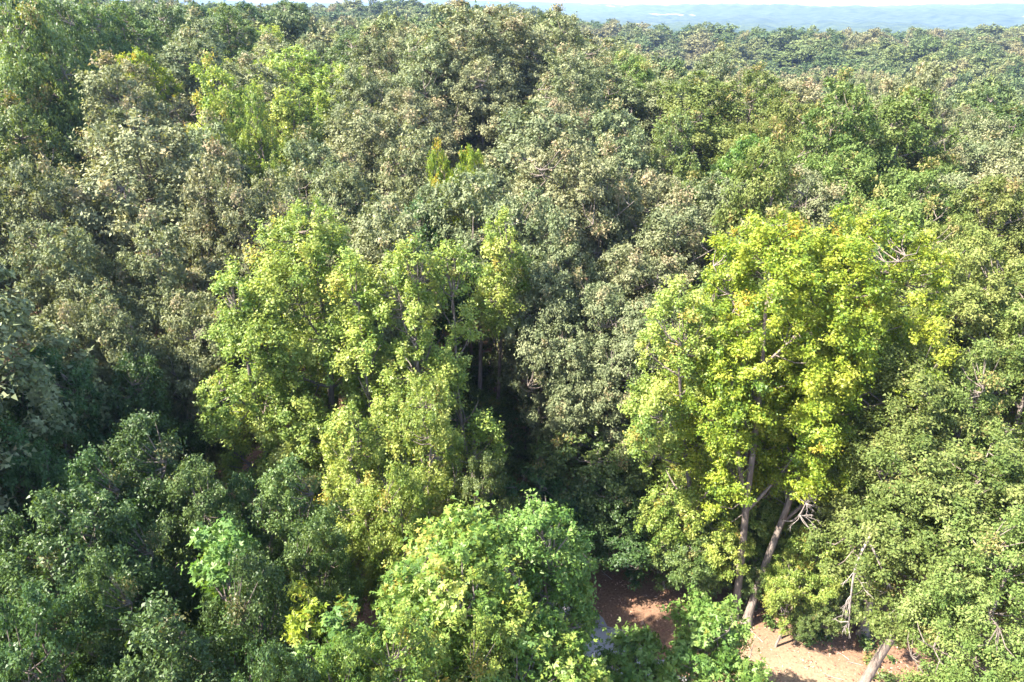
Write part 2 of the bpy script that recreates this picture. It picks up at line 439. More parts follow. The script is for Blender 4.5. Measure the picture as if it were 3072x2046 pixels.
def make_tree(seed, h=20., hb=8., rx=4.5, sm=.38, a=.5, b=.6, tr=.26, L=.26, rc=(.6, 1.2), dens=1.0, lean=(0, 0), lai=1.2, star=False,
              turned_p=.06, upright=0., flat=.75, nlimb=11, fork=None, lobes=.22, low_lod=False, brown_top=0., sides=9, inner=.22, limb_ang=.5, gap=0.0, open_front=0.0, open_w=.9, tri=False, lobed=0, stretch=1.0):
    """-> dict(trunk=(V,Q), limbs=[(V,Q)...], leaf=(V,F,tint,turned)) in local coordinates, base at the origin"""
    rng = np.random.default_rng(seed)
    ch = h - hb
    lean = np.array([lean[0], lean[1]])
    wob = rng.normal(0, .18, (4, 2))

    def axis(z):
        s = np.clip(np.asarray(z, float) / h, 0, 1)
        w = sum(wob[k][None, :] * np.sin(s[..., None] * (k + 1) * math.pi) / (k + 1) for k in range(4)) if s.ndim else sum(wob[k] * math.sin(s * (k + 1) * math.pi) / (k + 1) for k in range(4))
        return lean * (s ** 1.15)[..., None] + w * 1.2

    def Rp(s, az):
        s = np.clip(s, 0, 1)
        base = np.where(s < sm, (np.maximum(s, 1e-3) / sm) ** a, (np.maximum(1 - s, 1e-3) / (1 - sm)) ** b)
        lob = 1 + lobes * (np.sin(az * 2 + ph[0] + s * 3) * .6 + np.sin(az * 3 + ph[1] - s * 5) * .6 + np.sin(az * 5 + ph[2] + s * 9) * .35)
        return rx * base * lob

    ph = rng.uniform(0, 6.28, 4)
    # trunk
    nz = 14
    zz = np.concatenate([[0, .25, .7], np.linspace(1.4, h * .9, nz)])
    P = np.concatenate([axis(zz), zz[:, None]], 1)
    rad = tr * (1 - zz / (h * .97)) ** .85 + .02
    rad[:3] *= np.array([1.75, 1.35, 1.12])
    trunk = [tube(P, rad, 5 if low_lod else sides)]
    # clumps on the shell by dart throwing
    area = 4 * math.pi * ((rx * rx + 2 * rx * ch / 2) / 3)
    mrc = (rc[0] + rc[1]) / 2
    n = int(dens * area / (math.pi * mrc * mrc) * 1.15)
    C, K, shell, LO = [], [], [], []
    tries = 0
    ctr_s = .45
    LB = []
    if lobed:
        for j in range(lobed):
            s_ = .08 + .80 * (j + .5) / lobed + rng.uniform(-.04, .04)
            az = j * 2.4 + ph[3] + rng.uniform(-.35, .35)
            Rr = float(Rp(np.array(s_), np.array(az)))
            lr = max(.26 * rx, Rr * .50) * rng.uniform(.8, 1.2)
            z = hb + s_ * ch
            ax = axis(np.array(z)); rad_ = max(0, Rr - lr * .8)
            LB.append((np.array([ax[0] + rad_ * math.cos(az), ax[1] + rad_ * math.sin(az), min(z, h - lr * stretch)]), lr))
        for q in range(2):
            lr = rx * rng.uniform(.26, .36); zt = h - lr * stretch * (1 + .5 * q); ax = axis(np.array(zt)); az = ph[2] + q * 3
            LB.append((np.array([ax[0] + q * rx * .3 * math.cos(az), ax[1] + q * rx * .3 * math.sin(az), zt]), lr))
        wts = np.array([q[1] ** 2 for q in LB]); n = int(dens * 4 * math.pi * wts.sum() * (2 * stretch + 1) / 3 * .62 / (math.pi * mrc * mrc) * 1.1); wts = wts / wts.sum()
    while len(C) < n and tries < n * 30:
        tries += 1
        s = rng.random() ** .85
        az = rng.uniform(0, 2 * math.pi)
        inn = rng.random() < inner
        q = rng.uniform(.25, .7) if inn else rng.uniform(.66, 1.08)
        rr = float(Rp(s, az)) * q
        z = hb + s * ch
        ax = axis(np.array(z))
        c = np.array([ax[0] + rr * math.cos(az), ax[1] + rr * math.sin(az), z + rng.normal(0, .15)])
        lob_o = None
        if LB:
            lc, lr = LB[int(rng.choice(len(LB), p=wts))]
            dr = rng.normal(size=3) + np.array([0, 0, .45])
            ax = axis(np.array(lc[2])); out = np.array([lc[0] - ax[0], lc[1] - ax[1], 0]); dr += .5 * out / (np.linalg.norm(out) + .3); dr /= np.linalg.norm(dr)
            c = lc + dr * lr * (rng.uniform(.3, .7) if inn else rng.uniform(.78, 1.02)) * np.array([1, 1, stretch])
            z = c[2]; s = (z - hb) / ch; ax = axis(np.array(z))
            if not inn and any(np.sum(((c - l2) / np.array([1, 1, stretch])) ** 2) < (.7 * r2) ** 2 for l2, r2 in LB if l2 is not lc): continue
            lob_o = dr
        if open_front and c[1] < ax[1] + .3 and abs(c[0] - ax[0]) < open_w and z < open_front: continue
        if gap and math.sin(c[0] * 1.1 + ph[0]) * math.sin(c[1] * 1.1 + ph[1]) * math.sin(c[2] * .9 + ph[2]) > 1 - gap: continue
        k = rng.uniform(*rc) * (1.0 if s < .9 else .8)
        if C:
            D = np.asarray(C) - c
            if (np.sum(D * D, 1) < (.62 * (np.asarray(K) + k)) ** 2).any(): continue
        C.append(c); K.append(k); shell.append(s); LO.append(lob_o)
    C = np.array(C); K = np.array(K); shell = np.array(shell)
    mid = np.concatenate([axis(hb + ctr_s * ch * np.ones(len(C))), np.full((len(C), 1), hb + ctr_s * ch)], 1)
    O = C - mid; O[:, 2] *= rx / (ch / 2) * .9; O /= np.linalg.norm(O, axis=1, keepdims=True) + 1e-6
    if LB:
        O = .6 * O + .7 * np.array(LO); O /= np.linalg.norm(O, axis=1, keepdims=True) + 1e-6
    tb = None
    if brown_top:
        tb = np.clip(turned_p + brown_top * (rng.random(len(C)) < .35 + .5 * shell), 0, .95)
    leaf = leaf_cloud(C, O, K, L, rng, flat=flat, lai=lai, star=star, turned_p=turned_p, upright=upright, turned_bias=tb, tri=tri)
    limbs = []
    if not low_lod:
        starts = []
        for q in range(nlimb):
            fz = (q + .5) / nlimb
            z0 = hb * .8 + (h * .86 - hb * .8) * fz ** 1.1
            az = q * 2.4 + rng.uniform(-.4, .4)
            if open_front and z0 < open_front and math.sin(az) < .1: az = -az
            zt = min(h * .97, z0 + (limb_ang + .25 * rng.random()) * rx * (1 - fz * .5))
            s1 = np.clip((zt - hb) / ch, .05, .97)
            rr = float(Rp(np.array(s1), np.array(az))) * .82
            a0 = axis(np.array(z0)); a1 = axis(np.array(zt))
            p0 = np.array([a0[0], a0[1], z0]); p2 = np.array([a1[0] + rr * math.cos(az), a1[1] + rr * math.sin(az), zt])
            p1 = (p0 + p2) / 2 + np.array([math.cos(az), math.sin(az), -.5]) * rr * .12 + rng.normal(0, .15, 3)
            t = np.linspace(0, 1, 7)[:, None]
            Pl = (1 - t) ** 2 * p0 + 2 * t * (1 - t) * p1 + t * t * p2
            r0 = tr * (1 - z0 / (h * .97)) ** .85 * .55 + .02
            starts.append((Pl, r0))
        allP = np.concatenate([s[0] for s in starts])
        own = np.repeat(np.arange(nlimb), 7)
        geo = [[tube(Pl, np.linspace(r0, .02, 7), 6)] for Pl, r0 in starts]
        for c, k in zip(C, K):
            D = np.sum((allP - c) ** 2, 1) + np.where(allP[:, 2] > c[2], 2.0, 0)
            j = int(np.argmin(D))
            q0 = allP[j]
            if D[j] > 5.0: continue
            m = (q0 + c) / 2 + np.array([0, 0, -.12 * math.sqrt(D[j])]) + rng.normal(0, .08, 3)
            geo[own[j]].append(tube([q0, m, c, c + (c - m) * .4], [.035, .028, .016, .006], 4))
        limbs = [join(gp) for gp in geo]
    if fork is not None:
        for F_ in fork:
            trunk.append(tube(F_[0] + np.concatenate([axis(F_[0][:, 2]), np.zeros((len(F_[0]), 1))], 1), F_[1], 8))
    return dict(trunk=join(trunk), limbs=limbs, leaf=leaf, C=C)


def tree_meshes(name, T, leafm, barkm):
    V, F, tint, turned = T['leaf']
    return dict(crown=mesh_np(name + '_leaves', V, F, leafm, dict(tint=tint, turned=turned)),
                trunk=mesh_np(name + '_trunk', *T['trunk'], barkm, smooth=True),
                limbs=[mesh_np(name + '_branch', *b_, barkm, smooth=True) for b_ in T['limbs']])


NTREE = 0


def place(kind, ms, loc, rz, scale, label, group=None, leafm=None, cat='tree', barkm=None):
    """a tree: an Empty at the foot with trunk, branches and crown as parts"""
    global NTREE
    NTREE += 1
    e = link(bpy.data.objects.new(kind, None))
    e.location = loc; e.rotation_euler = (0, 0, rz); e.scale = scale
    e.empty_display_size = .5
    tag(e, label, cat, group)
    t = obj('trunk', ms['trunk'], e)
    for b_ in ms['limbs']:
        bo = obj('branch', b_, e)
        if barkm:
            bo.material_slots[0].link = 'OBJECT'; bo.material_slots[0].material = barkm
    if barkm:
        t.material_slots[0].link = 'OBJECT'; t.material_slots[0].material = barkm
    c = obj('crown', ms['crown'], e)
    c['kind'] = 'stuff'
    if leafm:
        c.material_slots[0].link = 'OBJECT'; c.material_slots[0].material = leafm
    return e


PLACED = []   # (x, y, r) of the trees that stand already


def top_at(u, v, Y):
    p, t = at_y(u, v, Y)
    z0 = float(terr(p.x, p.y))
    return p, t, z0, p.z - z0


# --- prototypes: shapes that several trees share
PRO = {}


def proto(key, seed, lm, bm='bark_grey', joined=False, **kw):
    T = make_tree(seed, **kw)
    ms = tree_meshes(key, T, MAT[lm], MAT[bm])
    if joined and T['limbs']:       # far trees: the limbs are too small to tell apart and belong to the trunk mesh
        ms['trunk'] = mesh_np(key + '_trunk', *join([T['trunk']] + T['limbs']), MAT[bm], smooth=True)
        ms['limbs'] = []
    PRO[key] = (ms, kw.get('h', 20.), kw.get('rx', 4.5))


NEAR = dict(h=19., hb=6.0, rx=4.2, L=.128, lai=1.0, rc=(.32, .85), tri=True)
proto('near_a', 11, 'dark', sm=.42, b=.5, turned_p=.01, lobed=11, **NEAR)
proto('near_b', 12, 'dark', sm=.36, b=.55, turned_p=.02, lobes=.3, lobed=9, **NEAR)
proto('near_spire', 13, 'maple', h=20., hb=5., rx=3.9, L=.128, tri=True, lai=1.0, rc=(.3, .75), sm=.32, b=.65, upright=.5, turned_p=.02, limb_ang=.9, lobed=10, stretch=1.5)
MID = dict(h=21., hb=7.0, rx=4.8, L=.175, lai=1.0, tri=True)
proto('mid_oak_a', 21, 'oak', joined=True, rc=(.32, 1.0), sm=.45, b=.48, turned_p=.03, brown_top=.10, lobes=.3, lobed=10, **MID)
proto('mid_oak_b', 22, 'oak', joined=True, rc=(.32, 1.0), sm=.5, b=.45, turned_p=.03, brown_top=.06, lobes=.34, lobed=13, **MID)
proto('mid_oak_c', 23, 'oak', joined=True, rc=(.32, 1.0), sm=.40, b=.52, turned_p=.04, brown_top=.14, lobes=.28, lobed=8, stretch=1.15, **MID)
proto('mid_high', 26, 'oak', joined=True, h=22., hb=15.2, rx=4.8, L=.215, lai=1.0, tri=True, rc=(.32, 1.0), sm=.42, b=.5, turned_p=.03, lobes=.3, lobed=8, stretch=.8)
proto('mid_round', 24, 'green', joined=True, rc=(.3, .9), sm=.42, b=.5, turned_p=.01, lobed=9, stretch=1.2, **MID)
proto('mid_spire', 25, 'maple', joined=True, h=22., hb=6., rx=4.2, L=.175, lai=1.0, tri=True, rc=(.3, .8), sm=.33, b=.65, upright=.5, turned_p=.02, limb_ang=.9, lobed=10, stretch=1.6)
FAR = dict(h=20., hb=7., rx=4.8, L=.50, lai=1.0, low_lod=True, tri=True, lobed=7)
for k in range(5):
    proto('far_%d' % k, 31 + k, 'far', joined=True, rc=(.8, 1.4), sm=.4 + .04 * k, b=.44 + .04 * (k % 3), lobes=.3, turned_p=0, **FAR)


def put(kind, key, u, v, Y, wpx, lm, label, group=None, rz=None, cat='tree', hmin=5.0):
    p, t, z0, h = top_at(u, v, Y)
    ms, ph_, pr = PRO[key]
    r = wpx / 2 * t / FPX * 1.15
    h = max(h, hmin)
    rz = random.uniform(0, 6.28) if rz is None else rz
    # the crown is a dome: the pixel of its top edge lies a little in front of the axis
    place(kind, ms, (p.x, p.y, z0 - .05), rz, (r / pr, r / pr, h / ph_), label, group, MAT[lm], cat)
    PLACED.append((p.x, p.y, r, h))


random.seed(4)

# --- the trees one can tell apart round the clearing: each with a shape of its own
def hero(kind, seed, foot, top, lm, label, bm='bark_grey', **kw):
    """foot: (x, y) on the ground; top: world point of the tree's top"""
    z0 = float(terr(*foot))
    h = top.z - z0 + .1
    kw['rx'] *= 1.1
    kw.setdefault('tri', not kw.get('star')); kw.setdefault('L', .122); kw.setdefault('lai', 1.0); kw.setdefault('lobed', 9); kw.setdefault('stretch', 1.35)
    T = make_tree(seed, h=h, lean=(top.x - foot[0], top.y - foot[1]), **kw)
    ms = tree_meshes(kind, T, MAT[lm], MAT[bm])
    place(kind, ms, (foot[0], foot[1], z0 - .05), 0, (1, 1, 1), label)
    PLACED.append((foot[0], foot[1], kw['rx'], h))
    PLACED.append((top.x, top.y, kw['rx'], h))


def P3(u, v, Y): return at_y(u, v, Y)[0]
def G3(u, v): q = at_z(u, v); return (q.x, q.y)


# tall yellow pair on the right with its two bare trunks
hero('sweetgum_tree', 101, G3(733, 617), P3(778, 210, 31.5), 'lime', 'tall lime yellow tree with forked bare trunk rising from the clearing edge',
     'bark_pale', hb=9.5, rx=4.4, sm=.55, b=.55, tr=.24, rc=(.28, .75), lobed=10, dens=.72, stretch=2.0, upright=.35, turned_p=.012, nlimb=12, gap=.2, limb_ang=1.0, lobes=.25, open_front=20.0, open_w=1.0, fork=[(np.array([[0, 0, 8.2], [-.25, -.05, 9.5], [-.7, -.15, 11.2], [-1.1, -.3, 13], [-1.5, -.4, 15.5], [-1.8, -.4, 18]]), np.array([.13, .13, .12, .10, .07, .03]))])
hero('sweetgum_tree', 102, G3(746, 624), P3(897, 208, 32.5), 'lime', 'yellowest leaning tree beside the forked yellow one, crown spreading towards the oaks',
     'bark_pale', hb=8.0, rx=4.0, sm=.55, b=.55, tr=.22, rc=(.28, .75), lobed=9, dens=.75, stretch=1.9, upright=.3, turned_p=.01, nlimb=11, gap=.15, limb_ang=.9, lobes=.3, open_front=10.5)
hero('maple_tree', 103, G3(688, 580), P3(668, 292, 30.0), 'maple', 'bright green maple filling the gap under the tall yellow tree',
     hb=6.5, rx=3.2, sm=.4, b=.7, tr=.2, rc=(.28, .75), upright=.3, turned_p=.04, gap=.1)
# big bright maple left of the centre
hero('maple_tree', 104, (-10.8, 33.5), P3(312, 203, 33.5), 'maple', 'big bright green maple with pale top beside the dark hollow', hb=6.5, rx=4.5, sm=.32, b=.75, lobes=.3, tr=.3, rc=(.28, .75), lobed=12, stretch=1.6,
     upright=.45, turned_p=.015, nlimb=13, limb_ang=1.0)
hero('maple_tree', 105, (-13.6, 31.0), P3(236, 268, 31.0), 'maple', 'lower green maple on the dark hollow side of the big bright one', hb=5.0, rx=3.2, sm=.32, b=.8, lobes=.32, tr=.22, rc=(.28, .75), stretch=1.6,
     upright=.4, turned_p=.015, limb_ang=.9)
# centre pair
hero('sweetgum_tree', 106, (-5.4, 30.5), P3(412, 240, 31.0), 'maple', 'pointed yellow green sweetgum in the middle of the wood, taller of the pair', hb=5.5, rx=2.9, sm=.28, b=.85, lobes=.34, tr=.22,
     rc=(.26, .7), stretch=1.8, upright=.6, turned_p=.03, limb_ang=1.1)
hero('sweetgum_tree', 107, (-7.2, 30.0), P3(356, 246, 32.0), 'maple', 'narrow yellow green sweetgum squeezed between two broader bright crowns', hb=7., rx=1.8, sm=.3, b=.85, tr=.16,
     rc=(.36, .65), lobed=6, stretch=1.9, upright=.6, turned_p=.04, limb_ang=1.1)
hero('sweetgum_tree', 108, (-3.0, 31.5), P3(445, 244, 32.0), 'maple', 'slim sweetgum standing against the pointed central one', hb=8., rx=1.7, sm=.35, b=.85, tr=.15,
     rc=(.36, .65), lobed=6, stretch=1.9, upright=.6, turned_p=.03, limb_ang=1.1)
hero('sweetgum_tree', 109, G3(494, 452), P3(506, 219, 38.0), 'maple', 'slender tree on a long thin bare trunk in the centre', 'bark_pale', hb=12.0, rx=2.0, sm=.45, b=.75, tr=.15,
     rc=(.26, .7), lobed=7, stretch=1.8, upright=.5, turned_p=.02, limb_ang=1.0)
# right front: olive tree over the big leaning trunk at the clearing
hero('oak_tree', 110, G3(858, 696), P3(1004, 446, 24.5), 'olive', 'spreading olive green oak on the thick leaning trunk beside the sandy clearing', 'bark_pale', hb=6.5, rx=4.3, sm=.5, b=.45, tr=.25, open_front=9.5, open_w=1.5,
     rc=(.4, .8), turned_p=.02, L=.125, dens=.75, lobed=13, stretch=1.0, gap=.35, nlimb=12, lobes=.3)
hero('oak_tree', 111, G3(863, 634), P3(905, 352, 29.0), 'olive', 'pale olive oak with thin grey stems behind the leaning trunk', 'bark_pale', hb=8.0, rx=2.9, sm=.5, b=.5, tr=.24, rc=(.4, .8), turned_p=.03, gap=.1)
# bottom centre crowns seen from above
hero('sweetgum_tree', 112, (-1.6, 17.3), P3(462, 550, 17.8), 'gum', 'broad star leaved sweetgum with yellowing tips in front of the clearing', dens=1.25, hb=7.0, rx=3.7, sm=.42, b=.5, tr=.3, rc=(.4, .85),
     star=True, L=.15, lai=.7, lobed=11, upright=.35, turned_p=.03, lobes=.28, limb_ang=.8)
hero('oak_tree', 113, (1.2, 20.5), P3(538, 508, 20.0), 'fresh', 'fresh green tree top poking up behind the star leaved sweetgum', hb=8.5, rx=2.1, sm=.45, b=.55, tr=.2, rc=(.26, .7), turned_p=.01)
hero('maple_tree', 114, (7.9, 21.8), P3(722, 610, 22.0), 'fresh', 'small fresh green maple with big leaves at the edge of the clearing', hb=2.2, rx=2.4, sm=.45, b=.5, tr=.14, rc=(.4, .8), star=True,
     L=.18, lai=.85, turned_p=.02, lobes=.3, stretch=1.0)
hero('tulip_tree', 115, (-4.2, 13.8), P3(332, 612, 14.6), 'fresh', 'pale green broad leaved tree beside the yellowing sapling', hb=2.5, rx=1.7, sm=.45, b=.5, tr=.13, rc=(.35, .7), star=True, L=.16, lai=.9, turned_p=.02)
hero('sweetgum_tree', 116, (-5.6, 15.2), P3(298, 592, 15.6), 'lime', 'small yellowing tree beside the pale broad leaved one', hb=3., rx=1.3, sm=.45, b=.6, tr=.11, rc=(.35, .6), star=True, L=.14, lai=.9, turned_p=.12)
hero('tulip_tree', 117, (-8.8, 17.0), P3(212, 530, 17.0), 'fresh', 'fresh green tree with large leaves catching sun inside the dark thicket', hb=4., rx=1.6, sm=.45, b=.5, tr=.18, rc=(.4, .75), star=True, L=.18, lai=.9, turned_p=.0)

# --- near trees that share a shape
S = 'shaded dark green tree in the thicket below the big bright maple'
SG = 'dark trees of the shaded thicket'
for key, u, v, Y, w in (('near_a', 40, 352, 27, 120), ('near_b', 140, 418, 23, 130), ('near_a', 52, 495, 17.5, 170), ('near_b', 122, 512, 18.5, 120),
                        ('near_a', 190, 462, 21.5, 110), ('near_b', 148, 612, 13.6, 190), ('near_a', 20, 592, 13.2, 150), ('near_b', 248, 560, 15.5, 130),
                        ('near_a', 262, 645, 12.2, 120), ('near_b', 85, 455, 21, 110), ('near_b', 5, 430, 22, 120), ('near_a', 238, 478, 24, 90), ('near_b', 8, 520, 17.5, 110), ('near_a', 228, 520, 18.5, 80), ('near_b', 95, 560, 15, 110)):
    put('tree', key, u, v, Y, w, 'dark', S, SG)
put('maple_tree', 'near_a', 338, 640, 13.2, 120, 'fresh', 'fresh green crown under the pale broad leaved tree')
put('sweetgum_tree', 'near_spire', 400, 618, 14.2, 150, 'gum', 'low bright sweetgum crown in front of the star leaved one')
put('sweetgum_tree', 'near_b', 486, 625, 15.5, 110, 'gum', 'green crown hiding the gravel drive beside the star leaved sweetgum')
put('maple_tree', 'near_a', 308, 520, 19.5, 90, 'green', 'mid green crown under the sunlit one at the thicket edge')
put('maple_tree', 'near_b', 286, 462, 22.5, 120, 'green', 'sunlit green crown between the dark thicket and the star leaved sweetgum')
put('maple_tree', 'near_spire', 345, 412, 26, 110, 'maple', 'yellowish green maple under the central pointed pair')
put('sweetgum_tree', 'near_spire', 432, 380, 25.5, 100, 'maple', 'bright layered sweetgum in front of the central pair')
put('maple_tree', 'near_b', 398, 470, 23, 95, 'maple', 'lower green crown at the foot of the bright layered sweetgum')
put('maple_tree', 'near_a', 482, 455, 25, 80, 'green', 'mid green crown between the layered sweetgum and the clearing')
put('oak_tree', 'near_b', 990, 345, 29, 110, 'olive', 'olive oak behind the spreading one on the leaning trunk')
put('oak_tree', 'near_a', 985, 235, 37, 130, 'olive', 'tall pale olive oak next to the yellowest tree')
put('oak_tree', 'near_b', 1030, 520, 20, 150, 'olive', 'olive crown beside the spreading oak, farther from the clearing')
put('oak_tree', 'near_a', 1060, 290, 33, 120, 'olive', 'olive oak beyond the tall pale one')
# off to the left, out of frame: the trees that shade the thicket
for k, (x, y, h) in enumerate(((-27, 16, 25), (-25, 24, 25), (-33, 20, 26), (-31, 29, 25), (-22, 9, 24), (-30, 8, 25), (-38, 27, 26), (-20, 2, 23), (-40, 14, 26), (-36, 36, 26), (-28, 13, 25), (-23, 19, 23), (-33, 3, 25))):
    ms, ph_, pr = PRO['mid_oak_' + 'abc'[k % 3]]
    place('oak_tree', ms, (x, y, float(terr(x, y)) - .05), k * 1.3, (1.12, 1.12, (h + 1) / ph_), 'tall grey olive oak standing over the shaded thicket', 'tall oaks beside the thicket', MAT['oak'])
    PLACED.append((x, y, 4.5, h))

# understory round the clearing
proto('bush', 41, 'green', h=8., hb=1.4, rx=2.6, L=.14, tri=True, lai=.9, lobed=8, rc=(.35, .7), sm=.5, b=.45, tr=.09, turned_p=.04, lobes=.35, nlimb=8, flat=.6)
UG = 'understory saplings round the clearing'
UL = {'green': 'low mid green understory sapling under the bare trunks', 'dark': 'low dark understory sapling in the shade of the clearing edge',
      'maple': 'low yellow green understory sapling in a sunny gap'}
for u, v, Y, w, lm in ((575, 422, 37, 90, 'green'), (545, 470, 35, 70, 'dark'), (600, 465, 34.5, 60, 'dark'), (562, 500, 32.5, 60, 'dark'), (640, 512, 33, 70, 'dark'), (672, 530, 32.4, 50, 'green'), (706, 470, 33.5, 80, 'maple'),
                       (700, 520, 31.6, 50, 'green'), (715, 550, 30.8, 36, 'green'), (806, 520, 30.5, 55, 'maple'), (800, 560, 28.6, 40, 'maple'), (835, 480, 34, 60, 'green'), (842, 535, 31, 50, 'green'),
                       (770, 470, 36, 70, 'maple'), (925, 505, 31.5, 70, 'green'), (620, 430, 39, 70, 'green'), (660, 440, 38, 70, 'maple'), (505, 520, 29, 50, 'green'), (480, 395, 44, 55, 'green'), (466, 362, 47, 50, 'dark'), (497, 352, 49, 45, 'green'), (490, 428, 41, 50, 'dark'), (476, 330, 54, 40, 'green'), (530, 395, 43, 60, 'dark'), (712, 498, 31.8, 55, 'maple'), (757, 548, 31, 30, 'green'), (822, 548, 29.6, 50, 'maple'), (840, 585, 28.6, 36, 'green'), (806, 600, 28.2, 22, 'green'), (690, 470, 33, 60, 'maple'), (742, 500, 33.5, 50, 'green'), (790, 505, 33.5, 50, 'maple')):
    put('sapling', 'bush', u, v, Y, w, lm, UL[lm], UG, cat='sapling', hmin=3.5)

# --- the oak wood behind: trees placed from the photograph
OL = 'grey olive oak crown in the closed wood behind the bright trees'
OG = 'grey olive oaks of the closed wood'
RL = 'browned oak crown in the closed wood behind the bright trees'
RG = 'browned oaks of the closed wood'
GL = 'mid green round crown among the oaks of the wood behind'
GG = 'mid green trees among the oaks'
ML = 'yellow green pointed crown among the oaks of the wood behind'
MG = 'yellow green trees among the oaks'
YL = 'yellowish olive oak crown in the closed wood behind the bright trees'
YG = 'yellowish olive oaks of the closed wood'
SP = {'oak': (OL, OG, 'oak_tree'), 'russet': (RL, RG, 'oak_tree'), 'green': (GL, GG, 'tree'), 'maple': (ML, MG, 'maple_tree'), 'olive': (YL, YG, 'oak_tree'), 'dark': (GL, GG, 'tree')}
back = [  # u, v_top, Y, width, leaf colour, shape
    (130, 113, 47, 150, 'russet', 'mid_oak_a'), (218, 148, 45, 110, 'russet', 'mid_oak_c'), (22, 158, 42, 110, 'oak', 'mid_oak_b'), (58, 226, 36.5, 110, 'oak', 'mid_oak_a'),
    (150, 215, 39, 110, 'oak', 'mid_oak_c'), (238, 185, 43, 100, 'oak', 'mid_oak_b'), (182, 290, 35.5, 90, 'oak', 'mid_oak_b'), (100, 300, 32, 90, 'oak', 'mid_oak_a'), (275, 168, 47, 90, 'oak', 'mid_oak_a'),
    (124, 62, 64, 100, 'russet', 'mid_oak_b'), (300, 134, 52, 100, 'oak', 'mid_oak_c'), (360, 104, 58, 110, 'oak', 'mid_oak_a'), (400, 88, 66, 90, 'russet', 'mid_oak_b'), (340, 165, 49, 90, 'oak', 'mid_oak_b'),
    (457, 2, 80, 120, 'russet', 'mid_oak_c'), (430, 30, 76, 90, 'oak', 'mid_oak_a'), (505, 6, 86, 100, 'oak', 'mid_oak_b'), (556, 8, 95, 90, 'oak', 'mid_oak_c'), (612, 38, 100, 100, 'oak', 'mid_oak_a'),
    (480, 60, 74, 80, 'russet', 'mid_oak_a'), (556, 98, 66, 70, 'russet', 'mid_oak_b'), (605, 62, 84, 90, 'oak', 'mid_oak_c'), (535, 55, 84, 80, 'oak', 'mid_oak_a'),
    (565, 138, 51, 120, 'russet', 'mid_oak_a'), (610, 150, 50, 100, 'oak', 'mid_oak_c'), (415, 192, 46, 80, 'dark', 'mid_round'), (478, 176, 45, 100, 'oak', 'mid_high'), (530, 190, 44, 100, 'oak', 'mid_oak_a'),
    (682, 112, 62, 70, 'green', 'mid_spire'), (752, 132, 61, 96, 'fresh', 'mid_round'), (682, 200, 46, 120, 'oak', 'mid_oak_c'), (625, 245, 43, 110, 'oak', 'mid_oak_b'), (570, 238, 42, 90, 'oak', 'mid_oak_c'),
    (655, 170, 53, 90, 'russet', 'mid_oak_b'), (720, 175, 52, 90, 'oak', 'mid_oak_a'), (648, 300, 37.5, 90, 'oak', 'mid_oak_a'), (603, 282, 39, 90, 'oak', 'mid_oak_b'), (548, 258, 40.5, 90, 'oak', 'mid_oak_a'), (585, 345, 38.5, 70, 'oak', 'mid_oak_c'),
    (850, 150, 56, 100, 'olive', 'mid_oak_a'), (930, 165, 52, 110, 'olive', 'mid_oak_c'), (1000, 175, 49, 110, 'olive', 'mid_oak_b'), (800, 165, 54, 90, 'russet', 'mid_oak_b'), (860, 205, 45, 90, 'olive', 'mid_oak_c'), (170, 330, 35, 70, 'oak', 'mid_oak_c'), (205, 300, 37, 80, 'oak', 'mid_oak_a'), (120, 350, 30, 80, 'dark', 'mid_round'), (60, 300, 32, 90, 'oak', 'mid_oak_b'),
    (960, 215, 43, 90, 'olive', 'mid_oak_a'), (205, 60, 60, 90, 'maple', 'mid_oak_c'), (252, 82, 58, 50, 'maple', 'mid_spire'), (140, 45, 72, 70, 'lime', 'mid_round'), (42, -10, 66, 90, 'green', 'mid_round'), (8, -18, 58, 90, 'green', 'mid_oak_b'), (82, -5, 76, 70, 'green', 'mid_oak_a'),
    (20, 60, 58, 100, 'green', 'mid_oak_b'), (70, 78, 60, 90, 'green', 'mid_oak_a'), (118, -3, 80, 80, 'green', 'mid_round'), (158, -1, 92, 60, 'dark', 'mid_round'), (10, 100, 50, 110, 'green', 'mid_oak_c'),
    (215, 38, 110, 60, 'dark', 'mid_round'), (245, -1, 128, 60, 'dark', 'mid_round'), (280, -3, 138, 65, 'dark', 'mid_round'), (195, 0, 122, 70, 'dark', 'mid_round'), (300, 45, 84, 90, 'maple', 'mid_spire'),
    (260, 58, 78, 70, 'maple', 'mid_spire'), (330, 62, 76, 90, 'maple', 'mid_spire'), (290, 85, 66, 80, 'maple', 'mid_spire'), (345, 30, 95, 80, 'green', 'mid_round'), (380, 55, 90, 70, 'green', 'mid_spire'),
]
for u, v, Y, w, lm, key in back:
    lab, grp, kind = SP.get(lm, (GL, GG, 'tree'))
    if lm == 'lime': lab, grp, kind = 'small lime yellow crown standing out among the grey oaks', 'lime yellow crowns among the oaks', 'maple_tree'
    if lm == 'fresh': lab, grp, kind = 'fresh green broad crown ringed by grey oaks', None, 'tree'
    put(kind, key, u, v, Y, w, lm, lab, grp)
put('tulip_tree', 'mid_oak_c', 436, 146, 50.5, 50, 'lime', 'vivid lime yellow twin top in the middle of the grey oaks', 'vivid lime twin tops')
put('tulip_tree', 'mid_round', 467, 142, 52, 58, 'lime', 'vivid lime yellow twin top in the middle of the grey oaks', 'vivid lime twin tops')
put('oak_tree', 'mid_oak_b', 868, 72, 150, 36, 'russet', 'rusty brown crown alone among green trees in the valley')

